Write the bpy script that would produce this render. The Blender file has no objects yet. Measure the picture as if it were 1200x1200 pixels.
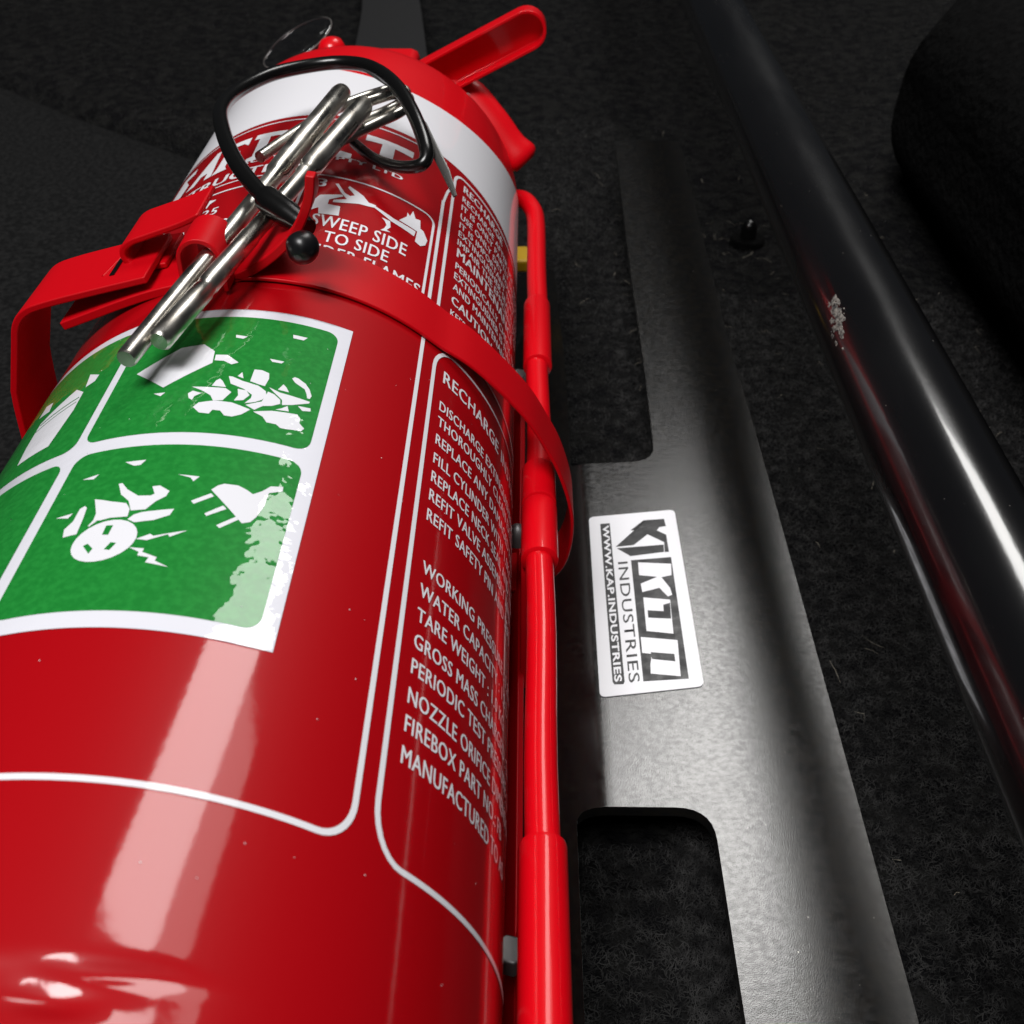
import bpy, bmesh, math, random
import numpy as np
from mathutils import Vector, Matrix, noise

random.seed(7)
rng = np.random.default_rng(7)
CM = 0.01
H = 21.0                         # camera height in cm over the carpet
sc = bpy.context.scene
col = sc.collection

# ------------------------------------------------------------------ camera
cd = bpy.data.cameras.new("camera")
cd.sensor_width = 36.0
cd.lens = 36.0 * 1249.04 / 1200.0
cd.clip_start = 0.01
cd.clip_end = 50.0
cam = bpy.data.objects.new("camera", cd)
col.objects.link(cam)
BX = ((0.9999198853921968, -0.00807949571124896, 0.00974394921518075),
      (0.01265791441178648, 0.6382448295033615, -0.7697293776483842),
      (0.0, 0.7697910491163779, 0.6382959663343668))
M4 = Matrix(BX).to_4x4()
M4.translation = Vector((0, 0, H * CM))
cam.matrix_world = M4
cd.dof.use_dof = True
cd.dof.focus_distance = 0.20
cd.dof.aperture_fstop = 45.0
sc.camera = cam

# ------------------------------------------------------------------ world and lamps
w = bpy.data.worlds.new("World")
sc.world = w
w.use_nodes = True
w.node_tree.nodes["Background"].inputs[0].default_value = (0.80, 0.88, 1.0, 1)
w.node_tree.nodes["Background"].inputs[1].default_value = 0.014


def area(name, loc, target, sx, sy, power, colr=(1, 1, 1), spin=0.0, spread=None):
    d = bpy.data.lights.new(name, 'AREA')
    d.shape = 'RECTANGLE'
    d.size, d.size_y = sx * CM, sy * CM
    d.energy = power
    d.color = colr
    if spread:
        d.spread = math.radians(spread)
    o = bpy.data.objects.new(name, d)
    o.location = Vector(loc) * CM
    z = (Vector(loc) - Vector(target)).normalized()
    # local y follows the long way of the lamp, turned by spin about z
    y0 = Vector((math.sin(math.radians(spin)), math.cos(math.radians(spin)), 0))
    x = y0.cross(z).normalized()
    y = z.cross(x).normalized()
    o.rotation_euler = Matrix((x, y, z)).transposed().to_euler()
    col.objects.link(o)
    return o


# broad daylight opening high in front of the scene, and an added soft fill lamp behind the viewer
area("front_opening", (56, 176, 205), (56, 176.001, 0), 62, 160, 30.0, (1.0, 0.985, 0.96), spin=17)
area("front_opening_edge", (96, 139, 205), (96, 139.001, 0), 34, 95, 2.9, (1.0, 0.97, 0.92), spin=17)
area("rear_fill", (-42, -62, 205), (0, 18, 5), 95, 80, 54.0, (1.0, 0.985, 0.98))
sc.view_settings.view_transform = 'Standard'
sc.view_settings.look = 'None'
sc.view_settings.exposure = 0.0
sc.view_settings.gamma = 1.0


# ------------------------------------------------------------------ materials
def mat(name, base, rough=0.4, metal=0.0, coat=0.0, coat_rough=0.03, spec=0.5, bump=None, sheen=0.0,
        coat_bump=None, rough_noise=None, col_noise=None, ior=1.5):
    m = bpy.data.materials.new(name)
    m.use_nodes = True
    nt = m.node_tree
    b = nt.nodes["Principled BSDF"]
    b.inputs["Base Color"].default_value = (*base, 1)
    b.inputs["Roughness"].default_value = rough
    b.inputs["Metallic"].default_value = metal
    b.inputs["Coat Weight"].default_value = coat
    b.inputs["Coat Roughness"].default_value = coat_rough
    b.inputs["Specular IOR Level"].default_value = spec
    b.inputs["IOR"].default_value = ior
    b.inputs["Sheen Weight"].default_value = sheen
    tc = nt.nodes.new("ShaderNodeTexCoord")

    def nz(scale, detail=3.0, stretch=None):
        n = nt.nodes.new("ShaderNodeTexNoise")
        n.inputs["Scale"].default_value = scale
        n.inputs["Detail"].default_value = detail
        if stretch:
            mp = nt.nodes.new("ShaderNodeMapping")
            mp.inputs["Scale"].default_value = stretch
            nt.links.new(tc.outputs["Object"], mp.inputs["Vector"])
            nt.links.new(mp.outputs["Vector"], n.inputs["Vector"])
        else:
            nt.links.new(tc.outputs["Object"], n.inputs["Vector"])
        return n

    def chain(specs, socket):
        prev = None
        for (scale, dist, strength, stretch) in specs:
            n = nz(scale, 3.0, stretch)
            bp = nt.nodes.new("ShaderNodeBump")
            bp.inputs["Distance"].default_value = dist
            bp.inputs["Strength"].default_value = strength
            nt.links.new(n.outputs["Fac"], bp.inputs["Height"])
            if prev:
                nt.links.new(prev.outputs["Normal"], bp.inputs["Normal"])
            prev = bp
        nt.links.new(prev.outputs["Normal"], b.inputs[socket])
    if bump:
        chain(bump, "Normal")
    if coat_bump:
        chain(coat_bump, "Coat Normal")
    if rough_noise:
        sc_, lo, hi, st = rough_noise
        n = nz(sc_, 4.0, st)
        mr = nt.nodes.new("ShaderNodeMapRange")
        mr.inputs["From Min"].default_value = 0.35
        mr.inputs["From Max"].default_value = 0.65
        mr.inputs["To Min"].default_value = lo
        mr.inputs["To Max"].default_value = hi
        nt.links.new(n.outputs["Fac"], mr.inputs["Value"])
        nt.links.new(mr.outputs["Result"], b.inputs["Roughness"])
    if col_noise:
        sc_, c2, st = col_noise
        n = nz(sc_, 5.0, st)
        mx = nt.nodes.new("ShaderNodeMix")
        mx.data_type = 'RGBA'
        mx.inputs[6].default_value = (*base, 1)
        mx.inputs[7].default_value = (*c2, 1)
        mr = nt.nodes.new("ShaderNodeMapRange")
        mr.inputs["From Min"].default_value = 0.4
        mr.inputs["From Max"].default_value = 0.65
        nt.links.new(n.outputs["Fac"], mr.inputs["Value"])
        nt.links.new(mr.outputs["Result"], mx.inputs[0])
        nt.links.new(mx.outputs[2], b.inputs["Base Color"])
    return m


M = {}
M['red_paint'] = mat("red_gloss_paint", (0.36, 0.0004, 0.0035), 0.45, spec=0.14, coat=0.85, coat_rough=0.07,
                     bump=[(900, 0.00004, 0.25, None)], coat_bump=[(45, 0.0003, 0.05, None), (900, 0.00003, 0.2, None)])
M['red_coat'] = mat("red_powder_coat", (0.50, 0.0005, 0.005), 0.42, spec=0.22, coat=0.0,
                    bump=[(700, 0.00006, 0.35, None), (90, 0.0003, 0.12, None)])
M['red_tube'] = mat("bright_red_plastic_coat", (0.62, 0.0008, 0.006), 0.4, spec=0.15, coat=0.45, coat_rough=0.07,
                    bump=[(400, 0.00005, 0.3, None), (60, 0.0004, 0.15, None)])
M['white_print'] = mat("white_print", (0.76, 0.755, 0.79), 0.5, spec=0.1, coat=0.6, coat_rough=0.05,
                       bump=[(500, 0.00004, 0.3, None)])
M['white_label'] = mat("white_vinyl", (0.72, 0.72, 0.78), 0.3, coat=1.0, coat_rough=0.03,
                       spec=0.15, coat_bump=[(150, 0.0008, 0.32, None), (28, 0.003, 0.12, None)])
M['green'] = mat("green_vinyl", (0.010, 0.185, 0.026), 0.45, spec=0.1, coat=0.85, coat_rough=0.03,
                 bump=[(1500, 0.00003, 0.3, None)],
                 coat_bump=[(130, 0.0008, 0.34, None), (28, 0.003, 0.14, None)],
                 col_noise=(900, (0.016, 0.23, 0.035), None))
M['white_pict'] = mat("white_pictogram_ink", (0.74, 0.74, 0.78), 0.45, spec=0.1, coat=0.85, coat_rough=0.03,
                      coat_bump=[(130, 0.0008, 0.34, None), (28, 0.003, 0.14, None)])
M['plate'] = mat("black_powder_coated_steel", (0.0045, 0.0045, 0.0045), 0.2, spec=1.0,
                 bump=[(3400, 0.00004, 0.7, None), (800, 0.00004, 0.18, (1, 1.6, 1)), (110, 0.0001, 0.05, None)],
                 rough_noise=(650, 0.175, 0.265, (1, 1.4, 1)), col_noise=(420, (0.0075, 0.0065, 0.0052), None))
M['tube'] = mat("gloss_black_tube", (0.004, 0.004, 0.0045), 0.24, spec=0.5, coat=1.0, coat_rough=0.10, coat_bump=[(1400, 0.00004, 0.35, (1, .12, 1))],
                bump=[(900, 0.00003, 0.25, None), (120, 0.0001, 0.10, (1, .15, 1))], rough_noise=(60, 0.18, 0.32, (1, .2, 1)))
M['steel'] = mat("worn_bright_steel", (0.66, 0.64, 0.59), 0.3, metal=1.0,
                 bump=[(1200, 0.00004, 0.3, (1, .3, 1)), (250, 0.00006, 0.10, None)], rough_noise=(260, 0.22, 0.42, (1, .4, 1)),
                 col_noise=(220, (0.50, 0.47, 0.42), None))
M['zinc'] = mat("dull_zinc", (0.30, 0.30, 0.30), 0.5, metal=0.8, bump=[(300, 0.0002, 0.3, None)])
M['rubber'] = mat("black_rubber", (0.004, 0.004, 0.004), 0.24, bump=[(500, 0.0001, 0.25, None), (90, 0.0004, 0.15, None)])
M['ball'] = mat("black_ball_plastic", (0.005, 0.005, 0.006), 0.34, bump=[(200, 0.0003, 0.2, None)])
M['sticker_white'] = mat("sticker_white_vinyl", (0.76, 0.76, 0.79), 0.35, spec=0.5, bump=[(300, 0.0001, 0.2, None)])
M['sticker_ink'] = mat("sticker_dark_ink", (0.022, 0.022, 0.024), 0.4, spec=0.4,
                       bump=[(420, 0.0002, 0.4, None)], rough_noise=(350, 0.3, 0.5, None))
M['carpet'] = mat("black_carpet", (0.005, 0.005, 0.0055), 1.0, spec=0.03,
                  bump=[(420, 0.004, 0.9, None), (90, 0.006, 0.6, None)],
                  col_noise=(160, (0.012, 0.012, 0.0115), None))
M['fibre'] = mat("carpet_fibre", (0.003, 0.003, 0.0032), 0.8, spec=0.2, sheen=0.02, col_noise=(260, (0.030, 0.0295, 0.029), None))
M['shade'] = mat('matt_black_cloth', (0.0032, 0.0032, 0.0034), 1.0, spec=0.02, bump=[(200, 0.002, 0.6, None)])
M['felt'] = mat('grey_black_felt', (0.0065, 0.0066, 0.0068), 1.0, spec=0.05, bump=[(700, 0.002, 0.8, None), (150, 0.003, 0.5, None)], col_noise=(500, (0.015, 0.015, 0.015), None))
M['near_black'] = mat('near_black_matt', (0.0018, 0.0018, 0.0019), 0.95, spec=0.05, bump=[(260, 0.002, 0.8, None), (40, 0.01, 0.3, None)], col_noise=(300, (0.0035, 0.0035, 0.0035), None))  # near-black of the added far-right shade block, shared by the bolt washer
M['lint'] = mat("pale_lint", (0.28, 0.25, 0.20), 0.8)
M['web'] = mat("black_webbing", (0.008, 0.008, 0.0085), 0.45, bump=[(180, 0.001, 0.5, (1, 3, 1))])
M['rim'] = mat('frosted_clear_edge', (0.10, 0.095, 0.09), 0.2, spec=0.8)
M['yellow'] = mat("yellow_tag_plastic", (0.75, 0.45, 0.01), 0.4)
M['dirt'] = mat("pale_chipped_grit", (0.20, 0.185, 0.165), 0.9, col_noise=(900, (0.03, 0.03, 0.03), None))
M['grey_tail'] = mat("grey_worn_plastic", (0.05, 0.048, 0.045), 0.35, bump=[(300, 0.0003, 0.3, None)])

# thin clear plastic: fresnel mix of clear and gloss
mc = bpy.data.materials.new("clear_plastic")
mc.use_nodes = True
nt = mc.node_tree
for n in list(nt.nodes):
    nt.nodes.remove(n)
out = nt.nodes.new("ShaderNodeOutputMaterial")
mix = nt.nodes.new("ShaderNodeMixShader")
lw = nt.nodes.new("ShaderNodeLayerWeight")
lw.inputs["Blend"].default_value = 0.2
tr = nt.nodes.new("ShaderNodeBsdfTransparent")
tr.inputs[0].default_value = (0.97, 0.96, 0.96, 1)
gl = nt.nodes.new("ShaderNodeBsdfGlossy")
gl.inputs["Roughness"].default_value = 0.12
gl.inputs[0].default_value = (0.8, 0.8, 0.8, 1)
nt.links.new(lw.outputs["Facing"], mix.inputs[0])
nt.links.new(tr.outputs[0], mix.inputs[1])
nt.links.new(gl.outputs[0], mix.inputs[2])
nt.links.new(mix.outputs[0], out.inputs[0])
M['clear'] = mc


# ------------------------------------------------------------------ helpers
def thing(name, label, cat, loc=(0, 0, 0), group=None):
    o = bpy.data.objects.new(name, None)
    o.empty_display_size = 0.01
    o.location = Vector(loc) * CM
    col.objects.link(o)
    o['label'] = label
    o['category'] = cat
    if group:
        o['group'] = group
    return o


def tag(o, label, cat, group=None):
    o['label'] = label
    o['category'] = cat
    if group:
        o['group'] = group
    return o


def adopt(o, parent):
    if parent is not None:
        o.parent = parent
        o.matrix_parent_inverse = Matrix.Translation(-parent.location) if parent.type == 'EMPTY' else Matrix.Identity(4)


def link(name, verts, faces, m, parent=None, smooth=None, bevel=None, subsurf=0, label=None):
    me = bpy.data.meshes.new(name)
    me.from_pydata([(v[0] * CM, v[1] * CM, v[2] * CM) for v in verts], [], faces)
    bm = bmesh.new()
    bm.from_mesh(me)
    bmesh.ops.recalc_face_normals(bm, faces=bm.faces)
    bm.to_mesh(me)
    bm.free()
    me.materials.append(M[m])
    o = bpy.data.objects.new(name, me)
    col.objects.link(o)
    if smooth is not None:
        for p in me.polygons:
            p.use_smooth = True
        if smooth < 180:
            me.set_sharp_from_angle(angle=math.radians(smooth))
    if bevel:
        b = o.modifiers.new("bevel", 'BEVEL')
        b.width = bevel * CM
        b.segments = 2
        b.limit_method = 'ANGLE'
        b.angle_limit = math.radians(35)
        b.harden_normals = True
        for p in me.polygons:
            p.use_smooth = True
    if subsurf:
        s = o.modifiers.new("sub", 'SUBSURF')
        s.levels = s.render_levels = subsurf
    adopt(o, parent)
    if label:
        o['label'] = label
    return o


def merge(parts):
    V, F = [], []
    for v, f in parts:
        n = len(V)
        V += list(v)
        F += [tuple(i + n for i in q) for q in f]
    return V, F


def ribbon(path, y0, y1, th, y0b=None, y1b=None, y1f=None):
    """sheet metal bent along path [(x,z)], from y0 to y1, thickness th on both sides"""
    P = [Vector(p) for p in path]
    n = len(P)
    V = []
    for i, p in enumerate(P):
        t = (P[min(i + 1, n - 1)] - P[max(i - 1, 0)]).normalized()
        nn = Vector((-t.y, t.x)) * th * 0.5
        f = i / (n - 1)
        a = y0 if y0b is None else y0 + (y0b - y0) * f
        b = y1 if y1b is None else y1 + (y1b - y1) * f
        if y1f:
            b = y1f(f)
        V += [(p.x + nn.x, a, p.y + nn.y), (p.x + nn.x, b, p.y + nn.y), (p.x - nn.x, b, p.y - nn.y), (p.x - nn.x, a, p.y - nn.y)]
    F = [(0, 1, 2, 3), tuple(4 * (n - 1) + k for k in (3, 2, 1, 0))]
    for i in range(n - 1):
        for k in range(4):
            F.append((4 * i + k, 4 * i + (k + 1) % 4, 4 * i + 4 + (k + 1) % 4, 4 * i + 4 + k))
    return V, F


def smooth_path(P, sub=6):
    """Catmull-Rom through the points"""
    P = [np.array(p, float) for p in P]
    Q = [2 * P[0] - P[1]] + P + [2 * P[-1] - P[-2]]
    out_ = []
    for i in range(1, len(Q) - 2):
        for k in range(sub):
            t = k / sub
            a, b, c, d = Q[i - 1], Q[i], Q[i + 1], Q[i + 2]
            out_.append(0.5 * ((2 * b) + (-a + c) * t + (2 * a - 5 * b + 4 * c - d) * t * t + (-a + 3 * b - 3 * c + d) * t ** 3))
    out_.append(P[-1])
    return out_


def tube(path, r, seg=20, cap=True, flat=None):
    """tube swept along 3-D path; r number or list; flat = (scale) squash of second axis"""
    P = [Vector(p) for p in path]
    n = len(P)
    R = r if hasattr(r, '__len__') else [r] * n
    V, F = [], []
    t0 = (P[1] - P[0]).normalized()
    a = t0.orthogonal().normalized()
    for i in range(n):
        t = (P[min(i + 1, n - 1)] - P[max(i - 1, 0)]).normalized()
        a = (a - t * a.dot(t)).normalized()
        b = t.cross(a)
        for k in range(seg):
            an = 2 * math.pi * k / seg
            V.append(tuple(P[i] + a * math.cos(an) * R[i] + b * math.sin(an) * R[i] * (flat or 1)))
    for i in range(n - 1):
        for k in range(seg):
            F.append((i * seg + k, i * seg + (k + 1) % seg, (i + 1) * seg + (k + 1) % seg, (i + 1) * seg + k))
    if cap:
        F.append(tuple(range(seg))[::-1])
        F.append(tuple((n - 1) * seg + k for k in range(seg)))
    return V, F


def rod(p0, p1, prof, seg=24):
    """turned rod: prof list of (fraction along, radius)"""
    p0, p1 = Vector(p0), Vector(p1)
    return tube([p0 + (p1 - p0) * f for f, _ in prof], [q for _, q in prof], seg)


def box(c, s):
    x, y, z = c
    a, b, d = s[0] / 2, s[1] / 2, s[2] / 2
    V = [(x + i * a, y + j * b, z + k * d) for i in (-1, 1) for j in (-1, 1) for k in (-1, 1)]
    return V, [(0, 1, 3, 2), (4, 6, 7, 5), (0, 4, 5, 1), (2, 3, 7, 6), (0, 2, 6, 4), (1, 5, 7, 3)]


# cylinder frame -----------------------------------------------------------
CX, CZ, R = -5.2183915, 6.47915909, 5.0


def on_cyl(deg, y, r=R):
    a = math.radians(deg)
    return (CX + r * math.sin(a), y, CZ + r * math.cos(a))


def dent(deg, y):
    """stamped groove and dimple near the foot of the cylinder (inward depth)"""
    g = 0.055 * math.exp(-((y - 4.93 - 0.02 * math.sin(deg * .35)) / 0.10) ** 2)
    g *= 1 / (1 + math.exp((deg - 24) / 2.0))
    lo = 0.05 / (1 + math.exp((y - 4.9) / 0.05)) / (1 + math.exp((deg - 25) / 2.0))
    win = 1 / (1 + math.exp((9.5 - deg) / 1.6))
    g *= win
    d = 0.09 * math.exp(-((deg - 11) / 5) ** 2 - ((y - 4.62) / 0.16) ** 2)
    return g + lo + d


def print_mesh(name, polys, m, parent, off, step=2.0, label=None):
    """flat ink or vinyl: polygons in (degrees, y) laid on the cylinder"""
    bm = bmesh.new()
    for poly in polys:
        vs = [bm.verts.new((u, v, 0)) for u, v in poly]
        try:
            bm.faces.new(vs)
        except ValueError:
            pass
    bmesh.ops.triangulate(bm, faces=bm.faces, ngon_method='EAR_CLIP')
    return wrap(name, bm, m, parent, off, step, label)


def wrap(name, bm, m, parent, off, step=2.0, label=None):
    us = [v.co.x for v in bm.verts]
    u = math.floor(min(us) / step) * step + step
    while u < max(us):
        bmesh.ops.bisect_plane(bm, geom=bm.verts[:] + bm.edges[:] + bm.faces[:], plane_co=(u, 0, 0), plane_no=(1, 0, 0), dist=1e-5)
        u += step
    nor = []
    for f in bm.faces:
        if f.normal.z < 0:
            f.normal_flip()
    for v in bm.verts:
        a = math.radians(v.co.x)
        nor.append((math.sin(a), 0, math.cos(a)))
        p = on_cyl(v.co.x, v.co.y, R + off + v.co.z)
        v.co = Vector(p) * CM
    me = bpy.data.meshes.new(name)
    bm.to_mesh(me)
    bm.free()
    for p in me.polygons:
        p.use_smooth = True
    # keep the face winding outward
    n0 = sum((p.normal.dot(Vector(nor[p.vertices[0]])) for p in me.polygons))
    if n0 < 0:
        me.flip_normals()
    me.normals_split_custom_set_from_vertices(nor)
    me.materials.append(M[m])
    o = bpy.data.objects.new(name, me)
    col.objects.link(o)
    adopt(o, parent)
    if label:
        o['label'] = label
    return o


def text_bm(s, bold=0.03):
    cu = bpy.data.curves.new("t", 'FONT')
    cu.body = s
    cu.size = 1.0
    cu.offset = bold
    cu.resolution_u = 3
    cu.space_character = 1.07
    o = bpy.data.objects.new("t", cu)
    col.objects.link(o)
    bpy.context.view_layer.update()
    me = bpy.data.meshes.new_from_object(o)
    bpy.data.objects.remove(o)
    bpy.data.curves.remove(cu)
    bm = bmesh.new()
    bm.from_mesh(me)
    bpy.data.meshes.remove(me)
    return bm


_h = text_bm("H", 0.0)
CAPH = max(v.co.y for v in _h.verts)
_h.free()
DEG = math.degrees(1 / R)        # degrees per cm of arc


def text_line(name, s, u0, ytop, cap, sx, parent, off=0.012, bold=0.03, u1=None, m='white_print', slant=0.0):
    bm = text_bm(s, 0.0)
    if bold > 0.004:                 # heavier face: a second pass a hair above the first
        g = bmesh.ops.duplicate(bm, geom=bm.verts[:] + bm.edges[:] + bm.faces[:])['geom']
        for v in g:
            if isinstance(v, bmesh.types.BMVert):
                v.co.x += bold * 1.5
                v.co.z += 0.0012
                v.co.y += bold * 0.25
    xs = [v.co.x for v in bm.verts]
    x0, wd = min(xs), max(xs) - min(xs)
    k = cap / CAPH
    fx = (u1 - u0) / wd if u1 is not None else k * sx * DEG
    for v in bm.verts:
        v.co = Vector((u0 + (v.co.x - x0 + slant * v.co.y) * fx, ytop - cap + v.co.y * k, v.co.z))
    return wrap(name, bm, m, parent, off)


def round_rect(u0, u1, y0, y1, ru, ry, n=6):
    P = []
    for cx, cy, a0 in ((u1 - ru, y1 - ry, 0), (u0 + ru, y1 - ry, 90), (u0 + ru, y0 + ry, 180), (u1 - ru, y0 + ry, 270)):
        for k in range(n + 1):
            a = math.radians(a0 + 90 * k / n)
            P.append((cx + ru * math.cos(a), cy + ry * math.sin(a)))
    return P


def stroke(P, wd, closed=False):
    """line of constant width (cm) in (deg, y); returns quads"""
    Q = [Vector((p[0] / DEG, p[1])) for p in P]
    n = len(Q)
    L_, R_ = [], []
    for i in range(n):
        a = Q[(i - 1) % n] if closed or i else Q[i]
        b = Q[(i + 1) % n] if closed or i < n - 1 else Q[i]
        t = (b - a).normalized()
        nn = Vector((-t.y, t.x)) * wd / 2
        L_.append((Q[i] + nn)); R_.append((Q[i] - nn))
    out_ = []
    for i in range(n if closed else n - 1):
        j = (i + 1) % n
        out_.append([(v.x * DEG, v.y) for v in (L_[i], L_[j], R_[j], R_[i])])
    return out_


# ------------------------------------------------------------------ carpet
def vnoise(x, y, s, seed=0.0):
    return noise.noise(Vector((x * s, y * s, seed)))


SEAM_A, SEAM_B = np.array((-30.8, 63.3)), np.array((-16.5, 52.0))
_sd = (SEAM_B - SEAM_A) / np.linalg.norm(SEAM_B - SEAM_A)
_sn = np.array((-_sd[1], _sd[0]))


def carpet_h(X, Y):
    X = np.asarray(X, float); Y = np.asarray(Y, float)
    s = (X - SEAM_A[0]) * _sn[0] + (Y - SEAM_A[1]) * _sn[1]      # >0 beyond the seam
    left = 1 / (1 + np.exp((X + 12) / 1.0))
    h = 0.9 / (1 + np.exp(s / 0.7)) * left - 1.6 * np.exp(-((s - 1.0) / 1.3) ** 2) * left
    h = h + 0.25 * np.sin(X * .21 + 1) * np.sin(Y * .17 + 2) + 0.12 * np.sin(X * .53 + Y * .31)
    h = h - 0.2
    # soft roll of the carpet against the transmission tunnel at the far right
    d = (X - 21) * 0.83 + (Y - 58) * -0.35
    h = h + 1.2 / (1 + np.exp(-(d) / 1.4)) / (1 + np.exp(-(Y - 50) / 2.5))
    # sunk corner where the frame bolts down
    h = h - 0.9 * np.exp(-((X - 10.3) / 2.4) ** 2 - ((Y - 46.5) / 3.5) ** 2)
    h = h + 0.8 * np.exp(-((X - 0.5) / 2.2) ** 2 - ((Y - 47) / 4) ** 2)
    return h


nx, ny = 181, 221
xs = np.linspace(-62, 62, nx); ys = np.linspace(-6, 135, ny)
XX, YY = np.meshgrid(xs, ys)
HH = carpet_h(XX, YY) - 0.12
V = np.stack([XX.ravel(), YY.ravel(), HH.ravel()], 1).tolist()
F = [(j * nx + i, j * nx + i + 1, (j + 1) * nx + i + 1, (j + 1) * nx + i) for j in range(ny - 1) for i in range(nx - 1)]
floor = link("carpet_floor", V, F, 'carpet', smooth=180)
floor['kind'] = 'structure'
floor['label'] = "black needle-felt carpet of the vehicle floor with a seam at the upper left"


def fibres(name, m, N, lengths, width, zones, rise=1.0):
    Px, Py = [], []
    for (x0, x1, y0, y1, frac) in zones:
        k = int(N * frac)
        Px.append(rng.uniform(x0, x1, k)); Py.append(rng.uniform(y0, y1, k))
    X = np.concatenate(Px); Y = np.concatenate(Py)
    N = len(X)
    Z = carpet_h(X, Y) - 0.10
    L_ = rng.uniform(lengths[0], lengths[1], N)
    a = rng.uniform(0, 2 * np.pi, N)
    el = rng.uniform(0.15, 1.2, N) * rise
    d = np.stack([np.cos(a) * np.cos(el), np.sin(a) * np.cos(el), np.sin(el)], 1)
    a2 = a + rng.normal(0, 1.0, N)
    el2 = rng.uniform(-0.7, 0.6, N) * rise
    d2 = np.stack([np.cos(a2) * np.cos(el2), np.sin(a2) * np.cos(el2), np.sin(el2)], 1)
    wv = np.stack([-np.sin(a), np.cos(a), np.zeros(N)], 1) * (width * rng.uniform(.6, 1.3, N))[:, None]
    p0 = np.stack([X, Y, Z], 1)
    p1 = p0 + d * (L_ * .5)[:, None]
    p2 = p1 + d2 * (L_ * .5)[:, None]
    vs = np.stack([p0 - wv, p0 + wv, p1 - wv, p1 + wv, p2 - wv * .4, p2 + wv * .4], 1).reshape(-1, 3) * CM
    base = (np.arange(N) * 6)[:, None]
    q = np.concatenate([base + np.array([[0, 1, 3, 2]]), base + np.array([[2, 3, 5, 4]])], 1).reshape(-1)
    me = bpy.data.meshes.new(name)
    me.vertices.add(N * 6)
    me.vertices.foreach_set("co", vs.ravel())
    me.loops.add(N * 8)
    me.loops.foreach_set("vertex_index", q.astype(np.int32))
    me.polygons.add(N * 2)
    me.polygons.foreach_set("loop_start", np.arange(0, N * 8, 4, dtype=np.int32))
    me.update(calc_edges=True)
    me.validate()
    me.materials.append(M[m])
    o = bpy.data.objects.new(name, me)
    col.objects.link(o)
    o['kind'] = 'stuff'
    return o


fb = fibres("carpet_fibres", 'fibre', 430000, (0.10, 0.30), 0.008,
            [(3.5, 20, 5, 40, .42), (-40, -8, 12, 60, .26), (-50, 45, 40, 100, .24), (1.0, 5.5, 4, 14, .03), (0, 5, 24, 60, .05)])
fb['label'] = "short curled black pile of the carpet"
fl = fibres("carpet_lint", 'lint', 260, (0.25, 0.9), 0.006,
            [(4, 20, 8, 50, .6), (-30, -9, 20, 60, .2), (0, 14, 36, 60, .2)], rise=.5)
fl['label'] = "pale stray hairs and lint caught in the black carpet"

# smoother felt on the near side of the seam, and a dark strip standing in for the shade in its groove
mx, my = np.meshgrid(np.linspace(0, 1, 60), np.linspace(0, 1, 60))
SB_ = np.array((-8.0, 45.3))
A_ = SEAM_A + (SEAM_A - SB_) * .35
topx = A_[0] + (SB_[0] - A_[0]) * mx
topy = A_[1] + (SB_[1] - A_[1]) * mx
botx = topx * 0.55 - 3.5
boty = np.full_like(topx, 6.0)
gx = topx + (botx - topx) * my
gy = topy + (boty - topy) * my
gz = carpet_h(gx, gy) * .35 + 0.62
V = np.stack([gx.ravel(), gy.ravel(), gz.ravel()], 1).tolist()
F = [(j * 60 + i, j * 60 + i + 1, (j + 1) * 60 + i + 1, (j + 1) * 60 + i) for j in range(59) for i in range(59)]
fm = link("felt_mat", V, F, 'felt', smooth=180)
fm['kind'] = 'structure'
fm['label'] = "flat dark grey felt lining at the left, below the seam"
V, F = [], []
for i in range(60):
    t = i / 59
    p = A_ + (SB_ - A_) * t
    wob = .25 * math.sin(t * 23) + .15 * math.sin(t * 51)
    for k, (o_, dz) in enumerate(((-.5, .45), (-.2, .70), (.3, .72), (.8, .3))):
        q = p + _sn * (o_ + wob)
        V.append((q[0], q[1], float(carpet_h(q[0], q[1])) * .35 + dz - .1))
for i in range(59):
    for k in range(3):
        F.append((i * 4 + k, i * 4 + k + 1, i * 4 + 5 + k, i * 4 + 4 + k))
sm = link("seam_shade_strip", V, F, 'carpet', smooth=180)
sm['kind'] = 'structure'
sm['label'] = "black strip standing in for the shade along the carpet seam"

# ------------------------------------------------------------------ black mounting plate
PZ, PT = 1.5, 0.32


def rounded(P, radii, n=5):
    """round the corners of a polygon (list of xy) with the given radii"""
    out_ = []
    m_ = len(P)
    for i in range(m_):
        p = Vector(P[i]); a = Vector(P[i - 1]); b = Vector(P[(i + 1) % m_])
        r = radii[i] if hasattr(radii, '__len__') else radii
        if r <= 0:
            out_.append(tuple(p)); continue
        da, db = (a - p).normalized(), (b - p).normalized()
        r = min(r, (a - p).length * .48, (b - p).length * .48)
        for k in range(n + 1):
            t = k / n
            q = (p + da * r) * (1 - t) ** 2 + p * 2 * t * (1 - t) + (p + db * r) * t * t
            out_.append((q.x, q.y))
    return out_


outer = rounded([(-9.5, 3.0), (7.26, 3.0), (7.33, 27.5), (7.28, 33), (7.62, 52.4), (4.42, 52.4), (4.17, 38), (4.14, 31), (4.02, 26.0), (1.46, 25.8),
                 (1.44, 31.5), (1.18, 39.2), (-2, 39.2), (-2.5, 26), (-9.5, 26)],
                [0, 0, 1.5, 3, .2, .2, 3, 3, .75, .15, 1, .5, .3, .3, .3])
hole = rounded([(4.13, 5.2), (4.13, 13.62), (1.22, 13.62), (1.22, 5.2)], [.3, .8, .35, .3], 7)


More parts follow.
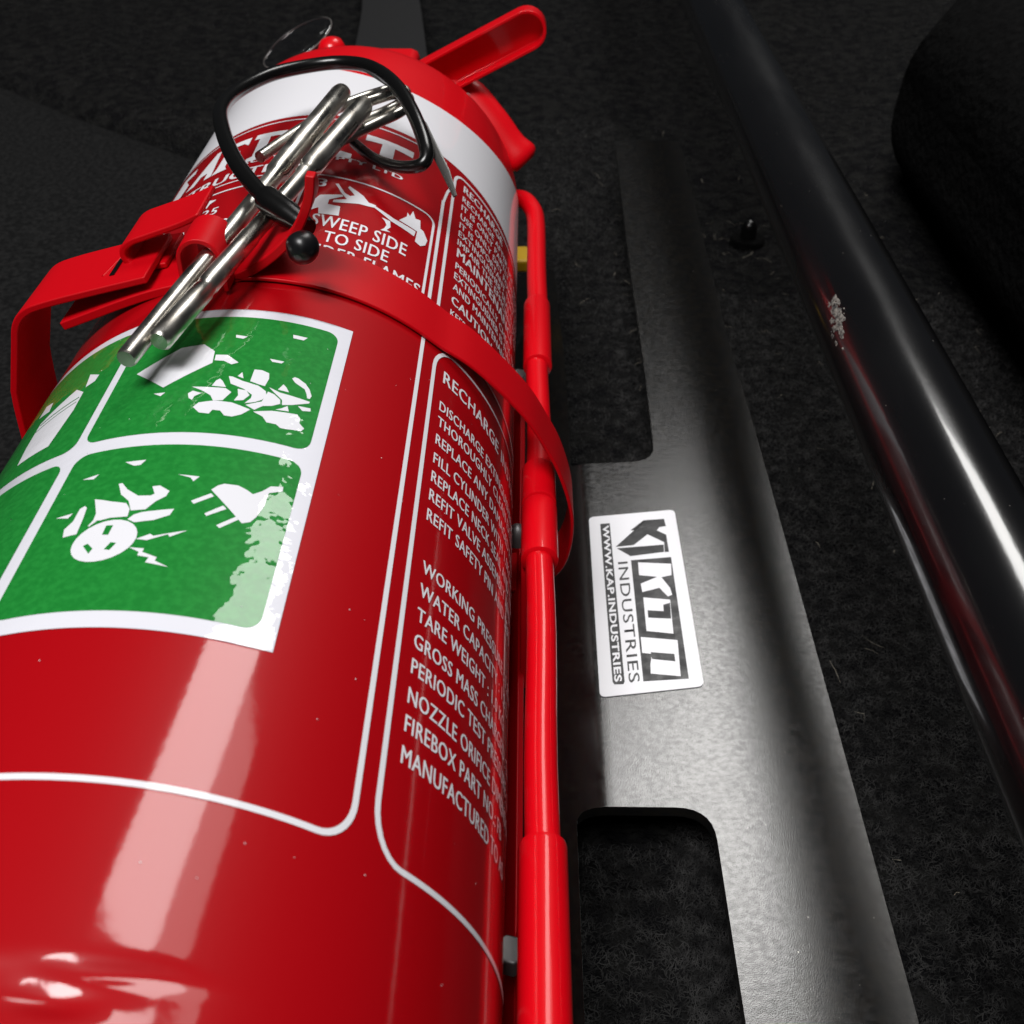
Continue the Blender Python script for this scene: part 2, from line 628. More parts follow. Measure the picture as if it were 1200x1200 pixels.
def plate_mesh():
    from mathutils.geometry import tessellate_polygon
    top = [Vector((x, y, 0)) for x, y in outer]
    hl = [Vector((x, y, 0)) for x, y in hole][::-1]
    tris = tessellate_polygon([top, hl])
    pts = top + hl
    bm = bmesh.new()
    vv = [bm.verts.new(p) for p in pts]
    for t in tris:
        try:
            bm.faces.new([vv[i] for i in t])
        except ValueError:
            pass
    # merge into few faces, then cut rows so the bend can follow
    bmesh.ops.recalc_face_normals(bm, faces=bm.faces)
    for f in bm.faces:
        if f.normal.z < 0:
            f.normal_flip()
    for u in (-3, 0.5, 0.9, 1.2, 1.35, 1.5, 1.62, 1.72, 1.8, 1.9, 2.1, 5.5, 6.25, 6.4, 6.55, 6.7, 6.85, 7.0, 7.15):
        bmesh.ops.bisect_plane(bm, geom=bm.verts[:] + bm.edges[:] + bm.faces[:], plane_co=(u, 0, 0), plane_no=(1, 0, 0), dist=1e-5)
    for u in np.arange(4, 52, 2.0):
        bmesh.ops.bisect_plane(bm, geom=bm.verts[:] + bm.edges[:] + bm.faces[:], plane_co=(0, u, 0), plane_no=(0, 1, 0), dist=1e-5)
    ext = bmesh.ops.extrude_face_region(bm, geom=bm.faces[:])
    low = {v for v in ext['geom'] if isinstance(v, bmesh.types.BMVert)}
    for v in bm.verts:
        x = v.co.x
        dz = 0.0
        if x < 1.9:                      # the left side falls away at the press-brake bend
            t = 1.9 - x
            dz = -0.40 * (math.sqrt(t * t + .06) - math.sqrt(.06))
            dz = max(dz, -0.95)
        if v in low:
            v.co.z = PZ - PT + dz
        else:
            v.co.z = PZ + dz
    bmesh.ops.recalc_face_normals(bm, faces=bm.faces)
    V_ = [tuple(v.co) for v in bm.verts]
    bm.verts.index_update()
    F_ = [tuple(v.index for v in f.verts) for f in bm.faces]
    bm.free()
    return V_, F_


bracket_plate = thing("mounting_plate", "black satin steel mounting plate with two long cut-outs and a white sticker, on the carpet", "mounting plate", (4, 20, 0))
pv, pf = plate_mesh()
pl = link("plate", pv, pf, 'plate', bracket_plate, bevel=0.07)
# feet that carry the plate
for (x, y) in ((6.0, 47), (6.2, 8), (-6, 8), (-6, 22)):
    bv, bf = box((x, y, 0.45), (1.6, 1.6, 1.40 if x > 0 else .5))
    link("foot", bv, bf, 'plate', bracket_plate, bevel=0.08)

# sticker ---------------------------------------------------------------
Q0, Q1, Q2, Q3 = [Vector(q) for q in ((1.89, 23.28), (4.36, 23.65), (4.38, 17.02), (1.87, 16.64))]


def st(u, v, off):
    p = Q0 * (1 - u) * (1 - v) + Q1 * u * (1 - v) + Q2 * u * v + Q3 * (1 - u) * v
    return (p.x, p.y, PZ + off)


def st_poly(name, polys, m, off, parent, th=0.0):
    bm = bmesh.new()
    for poly in polys:
        bm.faces.new([bm.verts.new(Vector(st(u, v, off)) * CM) for u, v in poly])
    bmesh.ops.triangulate(bm, faces=bm.faces, ngon_method='EAR_CLIP')
    for f in bm.faces:
        if f.normal.z < 0:
            f.normal_flip()
    me = bpy.data.meshes.new(name)
    bm.to_mesh(me); bm.free()
    me.materials.append(M[m])
    o = bpy.data.objects.new(name, me)
    col.objects.link(o)
    adopt(o, parent)
    return o


sticker_out = round_rect(0, 1, 0, 1, .06, .022, 5)
nS = len(sticker_out)
sv = [st(u, v, 0.004) for u, v in sticker_out] + [st(u, v, 0.028) for u, v in sticker_out]
sf = [tuple(range(nS)), tuple(range(nS, 2 * nS))] + [(i, (i + 1) % nS, nS + (i + 1) % nS, nS + i) for i in range(nS)]
stk = link("sticker", sv, sf, 'sticker_white', bracket_plate)
stk['label'] = "white sticker with dark logo lettering"


def st_text(name, s, u_base, u_top, v0, v1, m, off, bold=0.02, xsp=1.0):
    bm = text_bm(s, bold)
    xs_ = [v.co.x for v in bm.verts]
    x0, x1 = min(xs_), max(xs_)
    for v in bm.verts:
        vv = v0 + (v.co.x - x0) / (x1 - x0) * (v1 - v0)
        uu = u_base + v.co.y / CAPH * (u_top - u_base)
        v.co = Vector(st(uu, vv, off)) * CM
    for f in bm.faces:
        if f.normal.z < 0:
            f.normal_flip()
    me = bpy.data.meshes.new(name)
    bm.to_mesh(me); bm.free()
    me.materials.append(M[m])
    o = bpy.data.objects.new(name, me)
    col.objects.link(o)
    adopt(o, stk)
    return o


st_poly("ink_bar", [[(0.125, 0.052), (0.235, 0.052), (0.246, 0.94), (0.232, 0.951), (0.146, 0.948), (0.130, 0.935)]], 'sticker_ink', 0.031, stk)
st_text("lettering", "WWW.KAP.INDUSTRIES", 0.152, 0.218, 0.065, 0.938, 'sticker_white', 0.034, 0.028)
st_text("lettering", "INDUSTRIES", 0.288, 0.392, 0.302, 0.948, 'sticker_ink', 0.031, 0.004)
st_poly("ink_block", [[(0.432, 0.297), (0.876, 0.300), (0.865, 0.958), (0.425, 0.948)]], 'sticker_ink', 0.031, stk)
st_poly("block_letter", [[(0.506, 0.314), (0.865, 0.341), (0.851, 0.408), (0.739, 0.415), (0.814, 0.48), (0.826, 0.52), (0.778, 0.527), (0.701, 0.474), (0.515, 0.489), (0.509, 0.44), (0.694, 0.41), (0.502, 0.39)]], 'sticker_white', 0.034, stk)
st_poly("block_letter", [[(0.519, 0.519), (0.796, 0.546), (0.78, 0.729), (0.512, 0.701)]], 'sticker_white', 0.034, stk)
st_poly("ink_counter", [[(0.548, 0.592), (0.712, 0.606), (0.717, 0.571), (0.791, 0.563), (0.778, 0.65), (0.545, 0.632)]], 'sticker_ink', 0.037, stk)
st_poly("block_letter", [[(0.447, 0.729), (0.811, 0.764), (0.79, 0.943), (0.505, 0.915), (0.511, 0.872), (0.538, 0.82), (0.444, 0.81)]], 'sticker_white', 0.034, stk)
st_poly("ink_counter", [[(0.529, 0.811), (0.759, 0.832), (0.759, 0.869), (0.532, 0.845)]], 'sticker_ink', 0.037, stk)
st_poly("logo_mark", [[(0.463, 0.111), (0.623, 0.054), (0.656, 0.054), (0.512, 0.114)],
                      [(0.277, 0.207), (0.648, 0.053), (0.864, 0.056), (0.871, 0.104), (0.796, 0.107), (0.761, 0.126), (0.86, 0.159), (0.862, 0.267), (0.814, 0.267), (0.824, 0.205), (0.651, 0.146), (0.48, 0.206)],
                      [(0.288, 0.216), (0.815, 0.220), (0.808, 0.265), (0.433, 0.272)]], 'sticker_ink', 0.031, stk)

# ------------------------------------------------------------------ black tube (seat rail)
seat_tube = thing("seat_rail_tube", "thick gloss black steel tube running along the right, above the carpet", "metal tube", (8.31, 40, 8.03))
tp = [(8.31, y, 8.03) for y in np.arange(-8, 135, 3.0)]
tv, tf = tube(tp, 1.215, 96, True)
tb = link("tube_wall", tv, tf, 'tube', seat_tube, smooth=60)
# grit chip on the left flank of the tube
chips = []
for k in range(75):
    dy = rng.normal(0, .40)
    y = 22.0 + dy
    an = math.radians(-59 + dy * 4 + rng.normal(0, 4.5))
    r0 = 1.215
    s = rng.uniform(.015, .085)
    c = Vector((8.31 + math.sin(an) * r0, y, 8.03 + math.cos(an) * r0))
    n_ = Vector((math.sin(an), 0, math.cos(an)))
    t_ = Vector((math.cos(an), 0, -math.sin(an)))
    pts = []
    kk = 5
    for j in range(kk):
        a = 2 * math.pi * j / kk + rng.uniform(-.4, .4)
        q = s * rng.uniform(.5, 1.3)
        pts.append(tuple(c + t_ * math.cos(a) * q + Vector((0, 1, 0)) * math.sin(a) * q * 1.9 + n_ * 0.004))
    pts.append(tuple(c + n_ * rng.uniform(.006, .025)))
    chips.append((pts, [(j, (j + 1) % kk, kk) for j in range(kk)]))
cv, cf = merge(chips)
link("paint_chip", cv, cf, 'dirt', seat_tube)

# ------------------------------------------------------------------ fire extinguisher
ext = thing("fire_extinguisher", "red fire extinguisher lying on its back with white text and a green rescue label", "fire extinguisher", (CX, 18, 1.5))
prof = [(2.55, 3.2), (2.62, 4.2), (2.8, 4.72), (3.1, 4.93), (3.5, 4.99)]
prof += [(y, 5.0) for y in np.arange(3.9, 5.6, 0.035)]
prof += [(y, 5.0) for y in np.arange(6, 32.6, 1.0)]
prof += [(32.9, 4.995), (33.2, 4.96), (33.6, 4.84), (34.0, 4.62), (34.4, 4.28), (34.8, 3.75), (35.1, 3.1), (35.3, 2.2), (35.35, 1.5)]
seg = 360
V, F = [], []
for (y, r) in prof:
    for k in range(seg):
        d = -180 + k * 360 / seg
        rr = r - (dent(d, y) if y < 6.2 else 0)
        V.append(on_cyl(d, y, rr))
for i in range(len(prof) - 1):
    for k in range(seg):
        F.append((i * seg + k, i * seg + (k + 1) % seg, (i + 1) * seg + (k + 1) % seg, (i + 1) * seg + k))
F.append(tuple(range(seg)))
F.append(tuple((len(prof) - 1) * seg + k for k in range(seg)))
link("cylinder_body", V, F, 'red_paint', ext, smooth=50)

# brighter coated shoulder above the white band
sprof = [(y, r) for y, r in prof if y > 29.5]
V, F = [], []
for (y, r) in sprof:
    for k in range(180):
        V.append(on_cyl(k * 2 + .3, y + .002, r + .0025))
for i in range(len(sprof) - 1):
    for k in range(180):
        F.append((i * 180 + k, i * 180 + (k + 1) % 180, (i + 1) * 180 + (k + 1) % 180, (i + 1) * 180 + k))
link("shoulder", V, F, 'red_tube', ext, smooth=180)

# white band under the shoulder
band = []
us = np.arange(-100, 141, 2.0)
ytop = lambda u: min(33.0, 30.25 + 0.00075 * (u - 27) ** 2)
for a, b in zip(us[:-1], us[1:]):
    band.append([(a, 27.22), (b, 27.22), (b, ytop(b)), (a, ytop(a))])
wb = print_mesh("white_band", band, 'white_print', ext, 0.007)
# instruction panel: frames


def ink(name, polys, off=0.011, m='white_print', parent=ext):
    return print_mesh(name, polys, m, parent, off)


Lw = 0.085
ink("frame_line", stroke([(-90, 26.95), (39.5, 26.95)], .06))
# tall outer frame left of the recharge box: from the top panel down to the foot
crn = [(35.7 + 5.0 * math.sin(math.radians(a)), 7.50 - .55 * math.cos(math.radians(a))) for a in range(90, -1, -10)]
ink("frame_line", stroke([(40.3, 24.7), (40.7, 8.2)] + crn + [(u, 6.95) for u in range(33, -70, -4)], Lw))
ink("frame_line", stroke([(40.3, 24.6), (41.2, 25.35), (42.6, 25.9)], .07))
rr1 = round_rect(44.3, 130, 6.95, 18.35, 5.5, .75, 7)
ink("frame_line", stroke(rr1, Lw, True))
rr2 = round_rect(43.2, 130, 19.0, 26.85, 3.0, .5, 6)
ink("frame_line", stroke(rr2, Lw, True))
rr3 = round_rect(3.5, 38.5, 18.6, 23.45, 3.2, .35, 6)
ink("frame_line", stroke(rr3, .065, True))
rr4 = round_rect(-34, 1.5, 18.6, 23.0, 3.2, .35, 6)
ink("frame_line", stroke(rr4, .065, True))
ink("frame_line", stroke([(-50, 23.45), (-6, 23.45)], .05))


def line(s, u0, ytop_, cap, sx=.62, **k):
    return text_line("text_line", s, u0, ytop_, cap, sx, ext, **k)


# recharge box
line("RECHARGE INSTRUCTIONS", 47.2, 17.68, .40, .66, bold=.022)
for s, y in (("DISCHARGE EXTINGUISHER COMPLETELY", 16.63), ("THOROUGHLY CLEAN EXTINGUISHER", 16.14), ("REPLACE ANY DAMAGED PARTS", 15.58),
             ("FILL CYLINDER WITH 1.0KG POWDER", 15.02), ("REPLACE NECK SEAL AND TIGHTEN", 14.50), ("REFIT VALVE ASSEMBLY AND", 14.00), ("REFIT SAFETY PIN AND SEAL", 13.48)):
    line(s, 47.0, y, .29, .58, bold=.022)
for s, y in (("WORKING PRESSURE : 1.25 MPa", 12.24), ("WATER CAPACITY : 1.2 L", 11.73), ("TARE WEIGHT : 1.0 KG", 11.21), ("GROSS MASS CHARGED : 2.1 KG", 10.69),
             ("PERIODIC TEST PRESSURE : 2.5", 10.20), ("NOZZLE ORIFICE DIMENSION : 3", 9.67), ("FIREBOX PART NO.: FB", 9.19), ("MANUFACTURED TO AS", 8.68)):
    line(s, 47.4, y, .275, .66, bold=.022)
# upper right column
line("RECHARGE", 46.7, 26.55, .38, .62, bold=.03)
for s, y in (("RECHARGE AFTER USE OR EVEN IF", 25.90), ("IT IS ONLY PARTLY DISCHARGED", 25.40), ("USE ONLY DRY POWDER FOR", 24.88),
             ("IT IS IMPORTANT THAT THE", 24.38), ("EXTINGUISHER SEAL IS NOT", 23.92), ("IMPAIR THE EFFICIENCY OF", 23.46)):
    line(s, 46.7, y, .30, .58, bold=.018)
line("MAINTENANCE", 46.9, 23.00, .42, .62, bold=.032)
for s, y in (("PERIODICALLY CHECK THAT THE", 22.28), ("EXTINGUISHER IS FULLY READY", 21.80), ("AND MAINTENANCE RECORD", 21.30)):
    line(s, 46.9, y, .30, .56, bold=.018)
line("CAUTION", 46.9, 20.72, .34, .64, bold=.032)
line("KEEP AWAY FROM HEAT", 47.0, 20.12, .26, .56, bold=.018)
# third operating panel
line("3", 6.4, 23.24, .42, .9, bold=.03)
line("SWEEP SIDE", 8.4, 21.42, .52, .8, u1=32.4, bold=.018)
line("TO SIDE", 12.4, 20.72, .48, .8, u1=28.3, bold=.018)
line("UNDER FLAMES", 6.5, 20.08, .46, .8, u1=37.6, bold=.018)
line("2", -32.5, 22.9, .42, .9, bold=.03)
line("STAND OPPOSITE", -30, 21.3, .46, .8, u1=-6.5, bold=.018)
line("25", -21.5, 22.1, .36, .8, bold=.018)
ink("pictogram", [[(-23.7, 22.86), (-21.6, 22.70), (-19.1, 22.60), (-20.6, 22.45), (-21.0, 22.24), (-22.5, 22.5)]])
line("INSTRUCTIONS", -43.5, 24.10, .47, .8, u1=6.9, bold=.04)
line("AUSTRALIA PTY LTD", -18, 24.62, .21, 1.0, u1=27.5, bold=.04)
# fragment of the maker's wordmark, slanted letters partly hidden by the pins
ink("wordmark_letter", [[(-16.9, 26.02), (-16.7, 26.32), (-7.5, 26.26), (-7.6, 25.84), (-9.5, 26.0), (-11.9, 26.0), (-11.7, 24.86), (-10.7, 24.78), (-10.7, 24.56), (-16.3, 24.56), (-16.4, 24.76), (-14.9, 24.84), (-15.2, 26.0)]])
ink("wordmark_letter", [[(-26.5, 26.32), (-18.3, 26.30), (-18.3, 25.78), (-20, 26.0), (-23.0, 26.0), (-23.0, 25.6), (-20.2, 25.55), (-20.2, 25.3), (-23.0, 25.3), (-23.0, 24.8), (-22.0, 24.56), (-26.8, 24.56), (-26, 24.9), (-25.6, 26.0)]])
ink("wordmark_letter", [[(-36.0, 24.56), (-30.2, 26.32), (-28.6, 26.32), (-27.0, 24.56), (-29.5, 24.56), (-29.6, 25.0), (-31.9, 25.0), (-33.0, 24.56)]])
ink("wordmark_letter", [[(-44.5, 24.7), (-43.8, 26.3), (-38, 26.3), (-37.6, 25.9), (-41.0, 25.85), (-37.5, 25.2), (-38.2, 24.56), (-43.5, 24.5)]])
ink("wordmark_letter", [[(-4.5, 24.56), (-5.0, 26.32), (1.8, 26.32), (1.8, 25.9), (-2.6, 25.95), (-2.5, 25.55), (0.5, 25.5), (.5, 25.3), (-2.4, 25.3), (-2.3, 24.9), (2.0, 24.85), (2.2, 24.56)]])
ink("wordmark_letter", [[(6.0, 24.7), (6.0, 26.1), (8, 26.35), (12.5, 26.3), (12.5, 25.95), (9, 25.95), (8.6, 25.0), (12.6, 24.9), (12.6, 24.65), (8, 24.56)]])
ink("wordmark_letter", [[(15.0, 25.95), (15.0, 26.32), (29.0, 26.32), (29.0, 25.95), (23.5, 26.0), (23.6, 24.7), (19.6, 24.7), (19.8, 26.0)]])
# nozzle / sweeping pictogram of panel three
ink("pictogram", [[(11.1, 23.08), (11.8, 23.12), (14.0, 22.72), (15.6, 22.62), (16.6, 22.72), (14.4, 23.02), (14.7, 23.12), (17.0, 22.95), (18.8, 22.81), (20.4, 22.58), (22.4, 22.57), (22.4, 22.44), (20.6, 22.39), (18.2, 22.36), (14.2, 22.19), (11.9, 22.12), (11.9, 22.24), (15.0, 22.42), (13.3, 22.66)]])
ink("pictogram", [[(7.5, 22.15), (8.3, 22.38), (13.5, 22.59), (14.0, 22.52), (10.9, 22.22), (10.9, 21.98), (14.0, 21.99), (14.3, 21.53), (9.5, 21.45), (9.0, 21.75), (6.4, 21.48), (5.9, 21.67), (7.4, 21.99)]])
ink("pictogram", [[(22.3, 22.52), (27.5, 22.31), (33.8, 22.26), (33.6, 22.0), (27.0, 22.13), (22.2, 22.43)]])
ink("pictogram", [[(28.9, 22.36), (30.7, 22.72), (30.7, 22.93), (31.5, 22.82), (32.1, 23.16), (33.1, 22.85), (34.5, 22.91), (34.9, 22.52), (35.9, 22.49), (37.4, 22.18), (37.0, 21.9), (35.7, 21.73), (34.1, 21.79), (34.2, 22.3), (30.2, 22.34)]], 0.013)
ink("pictogram", [[(24.5, 22.12), (26.8, 22.10), (27.2, 21.83), (26.4, 21.64), (27.5, 21.61), (24.9, 21.51), (25.7, 21.66), (26.1, 21.85), (25.5, 22.0)]])

# green rescue label ------------------------------------------------------
lab_poly = [(24.5, 9.19), (24.5, 17.17)] + [(u, 17.13) for u in range(20, -75, -5)] + [(-75, 9.17)] + [(u, 9.17) for u in range(-70, 24, 5)]
lab = print_mesh("rescue_label", [lab_poly], 'white_label', ext, 0.014)
lab['label'] = "white bordered green label with white rescue pictograms"


def gp(u0, u1, y0, y1):
    return print_mesh("green_panel", [round_rect(u0, u1, y0, y1, 2.6, .27, 6)], 'green', lab, 0.018)


gp(-18.8, 22.0, 13.32, 16.88)
gp(-18.4, 21.8, 9.46, 13.00)
gp(-62, -20.6, 13.25, 16.88)
gp(-62, -20.9, 9.46, 12.95)


def pic(*polys, m='white_pict', off=0.022):
    print_mesh("pictogram", list(polys), m, lab, off)


# paper falling beside the broken pane
pic([(-14.9, 15.21), (-7.6, 14.62), (-0.1, 15.32), (-0.6, 15.69), (-3.3, 15.93), (-7.7, 15.86)])
pic([(-0.1, 15.58), (2.2, 15.58), (4.8, 15.36), (3.6, 15.29), (1.9, 15.39), (0.1, 15.40)])
# fire: logs and flames
pic([(-0.2, 14.0), (0.5, 14.13), (3.2, 14.2), (6.4, 14.18), (10.0, 14.05), (8.8, 13.89), (7.3, 13.8), (5.9, 13.81), (4.9, 13.93), (3.5, 13.94), (3.1, 13.83), (1.3, 13.85)])
pic([(10.6, 14.01), (13.8, 14.12), (18.3, 14.18), (19.0, 14.1), (19.1, 13.97), (20.2, 13.86), (19.8, 13.78), (17.4, 13.73), (16.1, 13.72), (15.2, 13.79), (13.5, 13.79), (12.5, 13.92)])
pic([(-2.0, 14.59), (4.3, 14.57), (5.6, 14.47), (4.6, 14.22), (2.9, 14.20), (2.1, 14.34), (0.3, 14.47)])
pic([(-2.2, 14.39), (-1.5, 14.47), (0.3, 14.40), (-0.8, 14.31), (-0.9, 14.2), (-1.7, 14.26)])
pic([(1.6, 14.62), (2.0, 14.78), (2.6, 14.84), (3.2, 14.78), (4.3, 14.60)])
pic([(4.0, 14.93), (4.8, 14.92), (6.9, 14.82), (10.0, 14.74), (11.6, 14.62), (12.0, 14.48), (11.4, 14.36), (10.3, 14.27), (8.6, 14.2), (9.4, 14.36), (9.4, 14.46), (7.5, 14.60), (4.9, 14.71)])
pic([(6.5, 14.58), (8.1, 14.56), (9.0, 14.44), (8.2, 14.28), (6.6, 14.24), (7.0, 14.4)])
pic([(8.2, 14.84), (8.2, 15.2), (9.6, 15.21), (11.1, 15.15), (11.4, 14.99), (11.1, 14.76), (10.0, 14.78)])
pic([(11.9, 14.75), (14.1, 14.66), (19.9, 14.61), (19.8, 14.56), (17.0, 14.40), (15.2, 14.33), (14.9, 14.47), (13.2, 14.62)])
pic([(8.9, 14.16), (11.5, 14.32), (12.0, 14.62), (13.2, 14.58), (14.6, 14.46), (14.8, 14.35), (13.5, 14.25), (11.9, 14.2), (10.7, 14.06)])
pic([(13.6, 14.73), (14.3, 14.91), (15.0, 14.84), (15.7, 14.72)])
pic([(14.3, 14.17), (15.3, 14.24), (16.2, 14.34), (16.7, 14.20)])
pic([(15.5, 15.13), (15.9, 15.19), (16.6, 15.18), (18.2, 15.08), (19.2, 14.95), (19.9, 14.78), (19.7, 14.69), (19.2, 14.69), (18.9, 14.80), (18.3, 14.92), (16.3, 15.03)])
for t in ([(2.2, 16.25), (4.6, 16.21), (3.9, 16.13), (2.4, 16.16)], [(13.1, 16.48), (16.0, 16.48), (15.4, 16.37), (13.3, 16.37)],
          [(10.3, 15.59), (13.1, 15.58), (12.7, 15.51), (10.9, 15.51)], [(18.0, 14.41), (20.3, 14.44), (20.5, 14.36), (19.0, 14.31)],
          [(5.6, 14.95), (6.2, 15.08), (6.8, 14.90)], [(-8.9, 14.46), (-6.7, 14.46), (-7.3, 14.36)],
          [(-7.9, 12.6), (-4.3, 12.62), (-4.9, 12.5), (-6.0, 12.49)], [(-14.6, 12.31), (-11.8, 12.38), (-12.4, 12.27)],
          [(2.2, 12.26), (5.8, 12.24), (5.1, 12.12), (4.4, 12.2)], [(-15.9, 11.46), (-13.0, 11.5), (-13.5, 11.4)]):
    pic(t)
# casualty with the struck head
head = [(-5.2 + 5.0 * math.cos(a), 10.81 + .43 * math.sin(a) + .03 * math.cos(a)) for a in np.linspace(0, 2 * math.pi, 25)[:-1]]
pic(head)
print_mesh("pictogram", [[(-8.2, 10.72), (-7.6, 10.76), (-6.4, 10.65), (-6.7, 10.55)], [(-4.5, 10.62), (-3.9, 10.76), (-3.0, 10.74), (-3.6, 10.60)], [(-5.9, 11.12), (-4.8, 11.12), (-4.9, 10.92), (-5.9, 10.93)]], 'green', lab, 0.026)
pic([(-10.2, 11.76), (-8.8, 11.72), (-6.9, 11.66), (-4.3, 11.60), (-3.3, 11.47), (-3.1, 11.30), (-6.0, 11.29), (-7.4, 11.25), (-8.6, 11.26), (-8.7, 11.42)])
pic([(-7.2, 12.07), (-6.6, 12.08), (-5.2, 11.92), (-2.9, 11.76), (-0.8, 11.76), (-0.3, 11.80), (-1.2, 11.97), (-0.0, 11.99), (1.9, 11.87), (1.7, 11.75), (0.4, 11.63), (-0.7, 11.45), (-3.0, 11.43), (-4.1, 11.65), (-5.9, 11.81)])
pic([(-2.9, 11.24), (-2.2, 11.34), (-1.1, 11.39), (3.8, 11.48), (3.5, 11.34), (1.3, 11.22), (-1.6, 11.17)])
pic([(-12.6, 10.97), (-13.1, 11.15), (-12.2, 11.31), (-12.1, 11.58), (-11.4, 11.63), (-10.9, 11.58), (-10.6, 11.34), (-10.4, 11.0), (-11.4, 10.99)])
pic([(-9.1, 11.15), (-8.6, 11.27), (-7.9, 11.25), (-8.8, 11.14)])
pic([(-0.2, 10.82), (1.7, 10.93), (2.3, 10.89), (7.1, 11.05), (4.8, 10.89), (4.4, 10.94), (1.6, 10.8)])
pic([(-0.7, 10.65), (1.7, 10.63), (1.6, 10.56), (4.1, 10.47), (4.0, 10.4), (6.3, 10.3), (2.7, 10.36), (2.9, 10.46), (1.1, 10.49), (1.1, 10.56)])
pic([(8.4, 11.97), (9.2, 12.08), (10.1, 12.14), (12.4, 12.15), (13.9, 12.09), (15.1, 12.02), (16.4, 12.13), (17.5, 12.28), (19.5, 12.34), (19.6, 12.24), (17.5, 12.12), (17.4, 11.82), (16.7, 11.55), (16.0, 11.42), (14.8, 11.36)])
pic([(5.9, 11.68), (8.6, 11.89), (9.2, 11.83), (6.5, 11.62)], [(8.7, 11.44), (11.1, 11.66), (11.8, 11.6), (9.1, 11.39)], [(11.1, 11.23), (13.7, 11.48), (14.3, 11.44), (11.7, 11.18)])
# folded sheet pictogram in the left column
pic([(-36.9, 13.74), (-38.0, 14.3), (-38.3, 15.03), (-30.4, 15.52), (-27.4, 15.26), (-27.2, 14.7), (-28.6, 13.75)])
pic([(-41.8, 15.46), (-41.8, 15.85), (-38.6, 15.72), (-37.6, 15.36)])
pic([(-27.6, 15.42), (-28.6, 15.89), (-25.4, 15.69), (-25.6, 15.50)])
print_mesh("pictogram", stroke([(-37.7, 14.93), (-27.8, 15.12)], .03) + stroke([(-38.0, 14.75), (-27.8, 14.98)], .02), 'green', lab, 0.026)

# valve, levers, gauge cover ----------------------------------------------
vv_, vf_ = tube([(CX, 34.9, CZ), (CX, 35.2, CZ), (CX, 36.0, CZ), (CX, 38.5, CZ), (CX, 38.7, CZ)], [1.9, 1.9, 1.7, 1.6, 1.2], 40)
link("valve_neck", vv_, vf_, 'zinc', ext, smooth=40)
bv, bf = box((CX + .2, 38.0, CZ + 1.0), (2.6, 2.6, 4.4))
link("valve_body", bv, bf, 'red_tube', ext, bevel=.3)


def channel(name, base, tip, half, y, depth, th=.11):
    """pressed channel lever: rounded tip, floor set back, rims toward the camera"""
    b, t = Vector(base), Vector(tip)
    d = (t - b).normalized(); n_ = Vector((-d.y, d.x))
    L0 = [b + n_ * half]
    for k in range(13):
        a = math.pi / 2 - math.pi * k / 12
        L0.append(t + d * math.cos(a) * half + n_ * math.sin(a) * half)
    L0.append(b - n_ * half)
    inner = [b + n_ * (half - th)]
    for k in range(13):
        a = math.pi / 2 - math.pi * k / 12
        inner.append(t + d * math.cos(a) * (half - th) + n_ * math.sin(a) * (half - th))
    inner.append(b - n_ * (half - th))
    m_ = len(L0)
    sl = 0.35
    V_ = [(p.x, y, p.y) for p in L0] + [(p.x, y, p.y) for p in inner]
    V_ += [(p.x, y + depth - .12, p.y) for p in inner] + [(p.x, y + depth, p.y) for p in L0]
    F_ = []
    for i in range(m_ - 1):
        F_ += [(i, i + 1, m_ + i + 1, m_ + i), (m_ + i, m_ + i + 1, 2 * m_ + i + 1, 2 * m_ + i), (i, i + 1, 3 * m_ + i + 1, 3 * m_ + i)]
    F_ += [tuple(range(2 * m_, 3 * m_)), tuple(range(3 * m_, 4 * m_)), (0, m_, 2 * m_, 3 * m_), (m_ - 1, 2 * m_ - 1, 3 * m_ - 1, 4 * m_ - 1)]
    return link(name, V_, F_, 'red_tube', ext, bevel=.03)


channel("squeeze_lever", (-4.2, 9.15), (0.02, 11.28), .62, 35.3, .62)
cv_, cf_ = tube(smooth_path([(-3.4, 36.2, 9.6), (-2.0, 35.9, 9.2), (-1.1, 35.4, 8.45), (-.45, 35.0, 7.75), (.02, 34.8, 7.25)], 5),
                [.55, .56, .57, .58, .58, .58, .58, .57, .56, .55, .55, .54, .53, .52, .52, .53, .56, .60, .62, .58, .38], 28, True, .62)
link("carrying_handle", cv_, cf_, 'red_tube', ext, smooth=50)
kv, kf = tube([(-6.05, 34.6, 10.9), (-6.05, 34.45, 10.93), (-6.05, 34.3, 10.95), (-6.05, 34.2, 10.96)], [.42, .42, .33, .12], 24)
kv, kf = tube([(-6.15, 35.2, 10.2), (-6.1, 35.0, 10.85), (-6.1, 34.96, 11.05), (-6.1, 34.93, 11.15)], [.44, .44, .34, .12], 24)
link("safety_knob", kv, kf, 'red_tube', ext, smooth=60)
# clear cap over the gauge
gc = Vector((-7.35, 35.9, 10.75))
gn = Vector((-0.42, -0.16, 0.88)).normalized()
ga = gn.orthogonal().normalized(); gb = gn.cross(ga)
V, F = [], []
rings_ = [(1.22, -.06), (1.28, -.03), (1.28, .03), (1.24, .06), (1.20, .04), (1.16, .10), (1.0, .16), (.7, .22), (.35, .25), (.02, .26)]
for (r, h_) in rings_:
    for k in range(40):
        a = 2 * math.pi * k / 40
        V.append(tuple(gc + ga * math.cos(a) * r + gb * math.sin(a) * r + gn * h_))
for i in range(len(rings_) - 1):
    for k in range(40):
        F.append((i * 40 + k, i * 40 + (k + 1) % 40, (i + 1) * 40 + (k + 1) % 40, (i + 1) * 40 + k))
cap_ = link("clear_gauge_cap", V, F, 'clear', ext, smooth=180)
ring = [gc + ga * math.cos(a) * 1.28 + gb * math.sin(a) * 1.28 for a in np.linspace(0, 2 * math.pi, 49)]
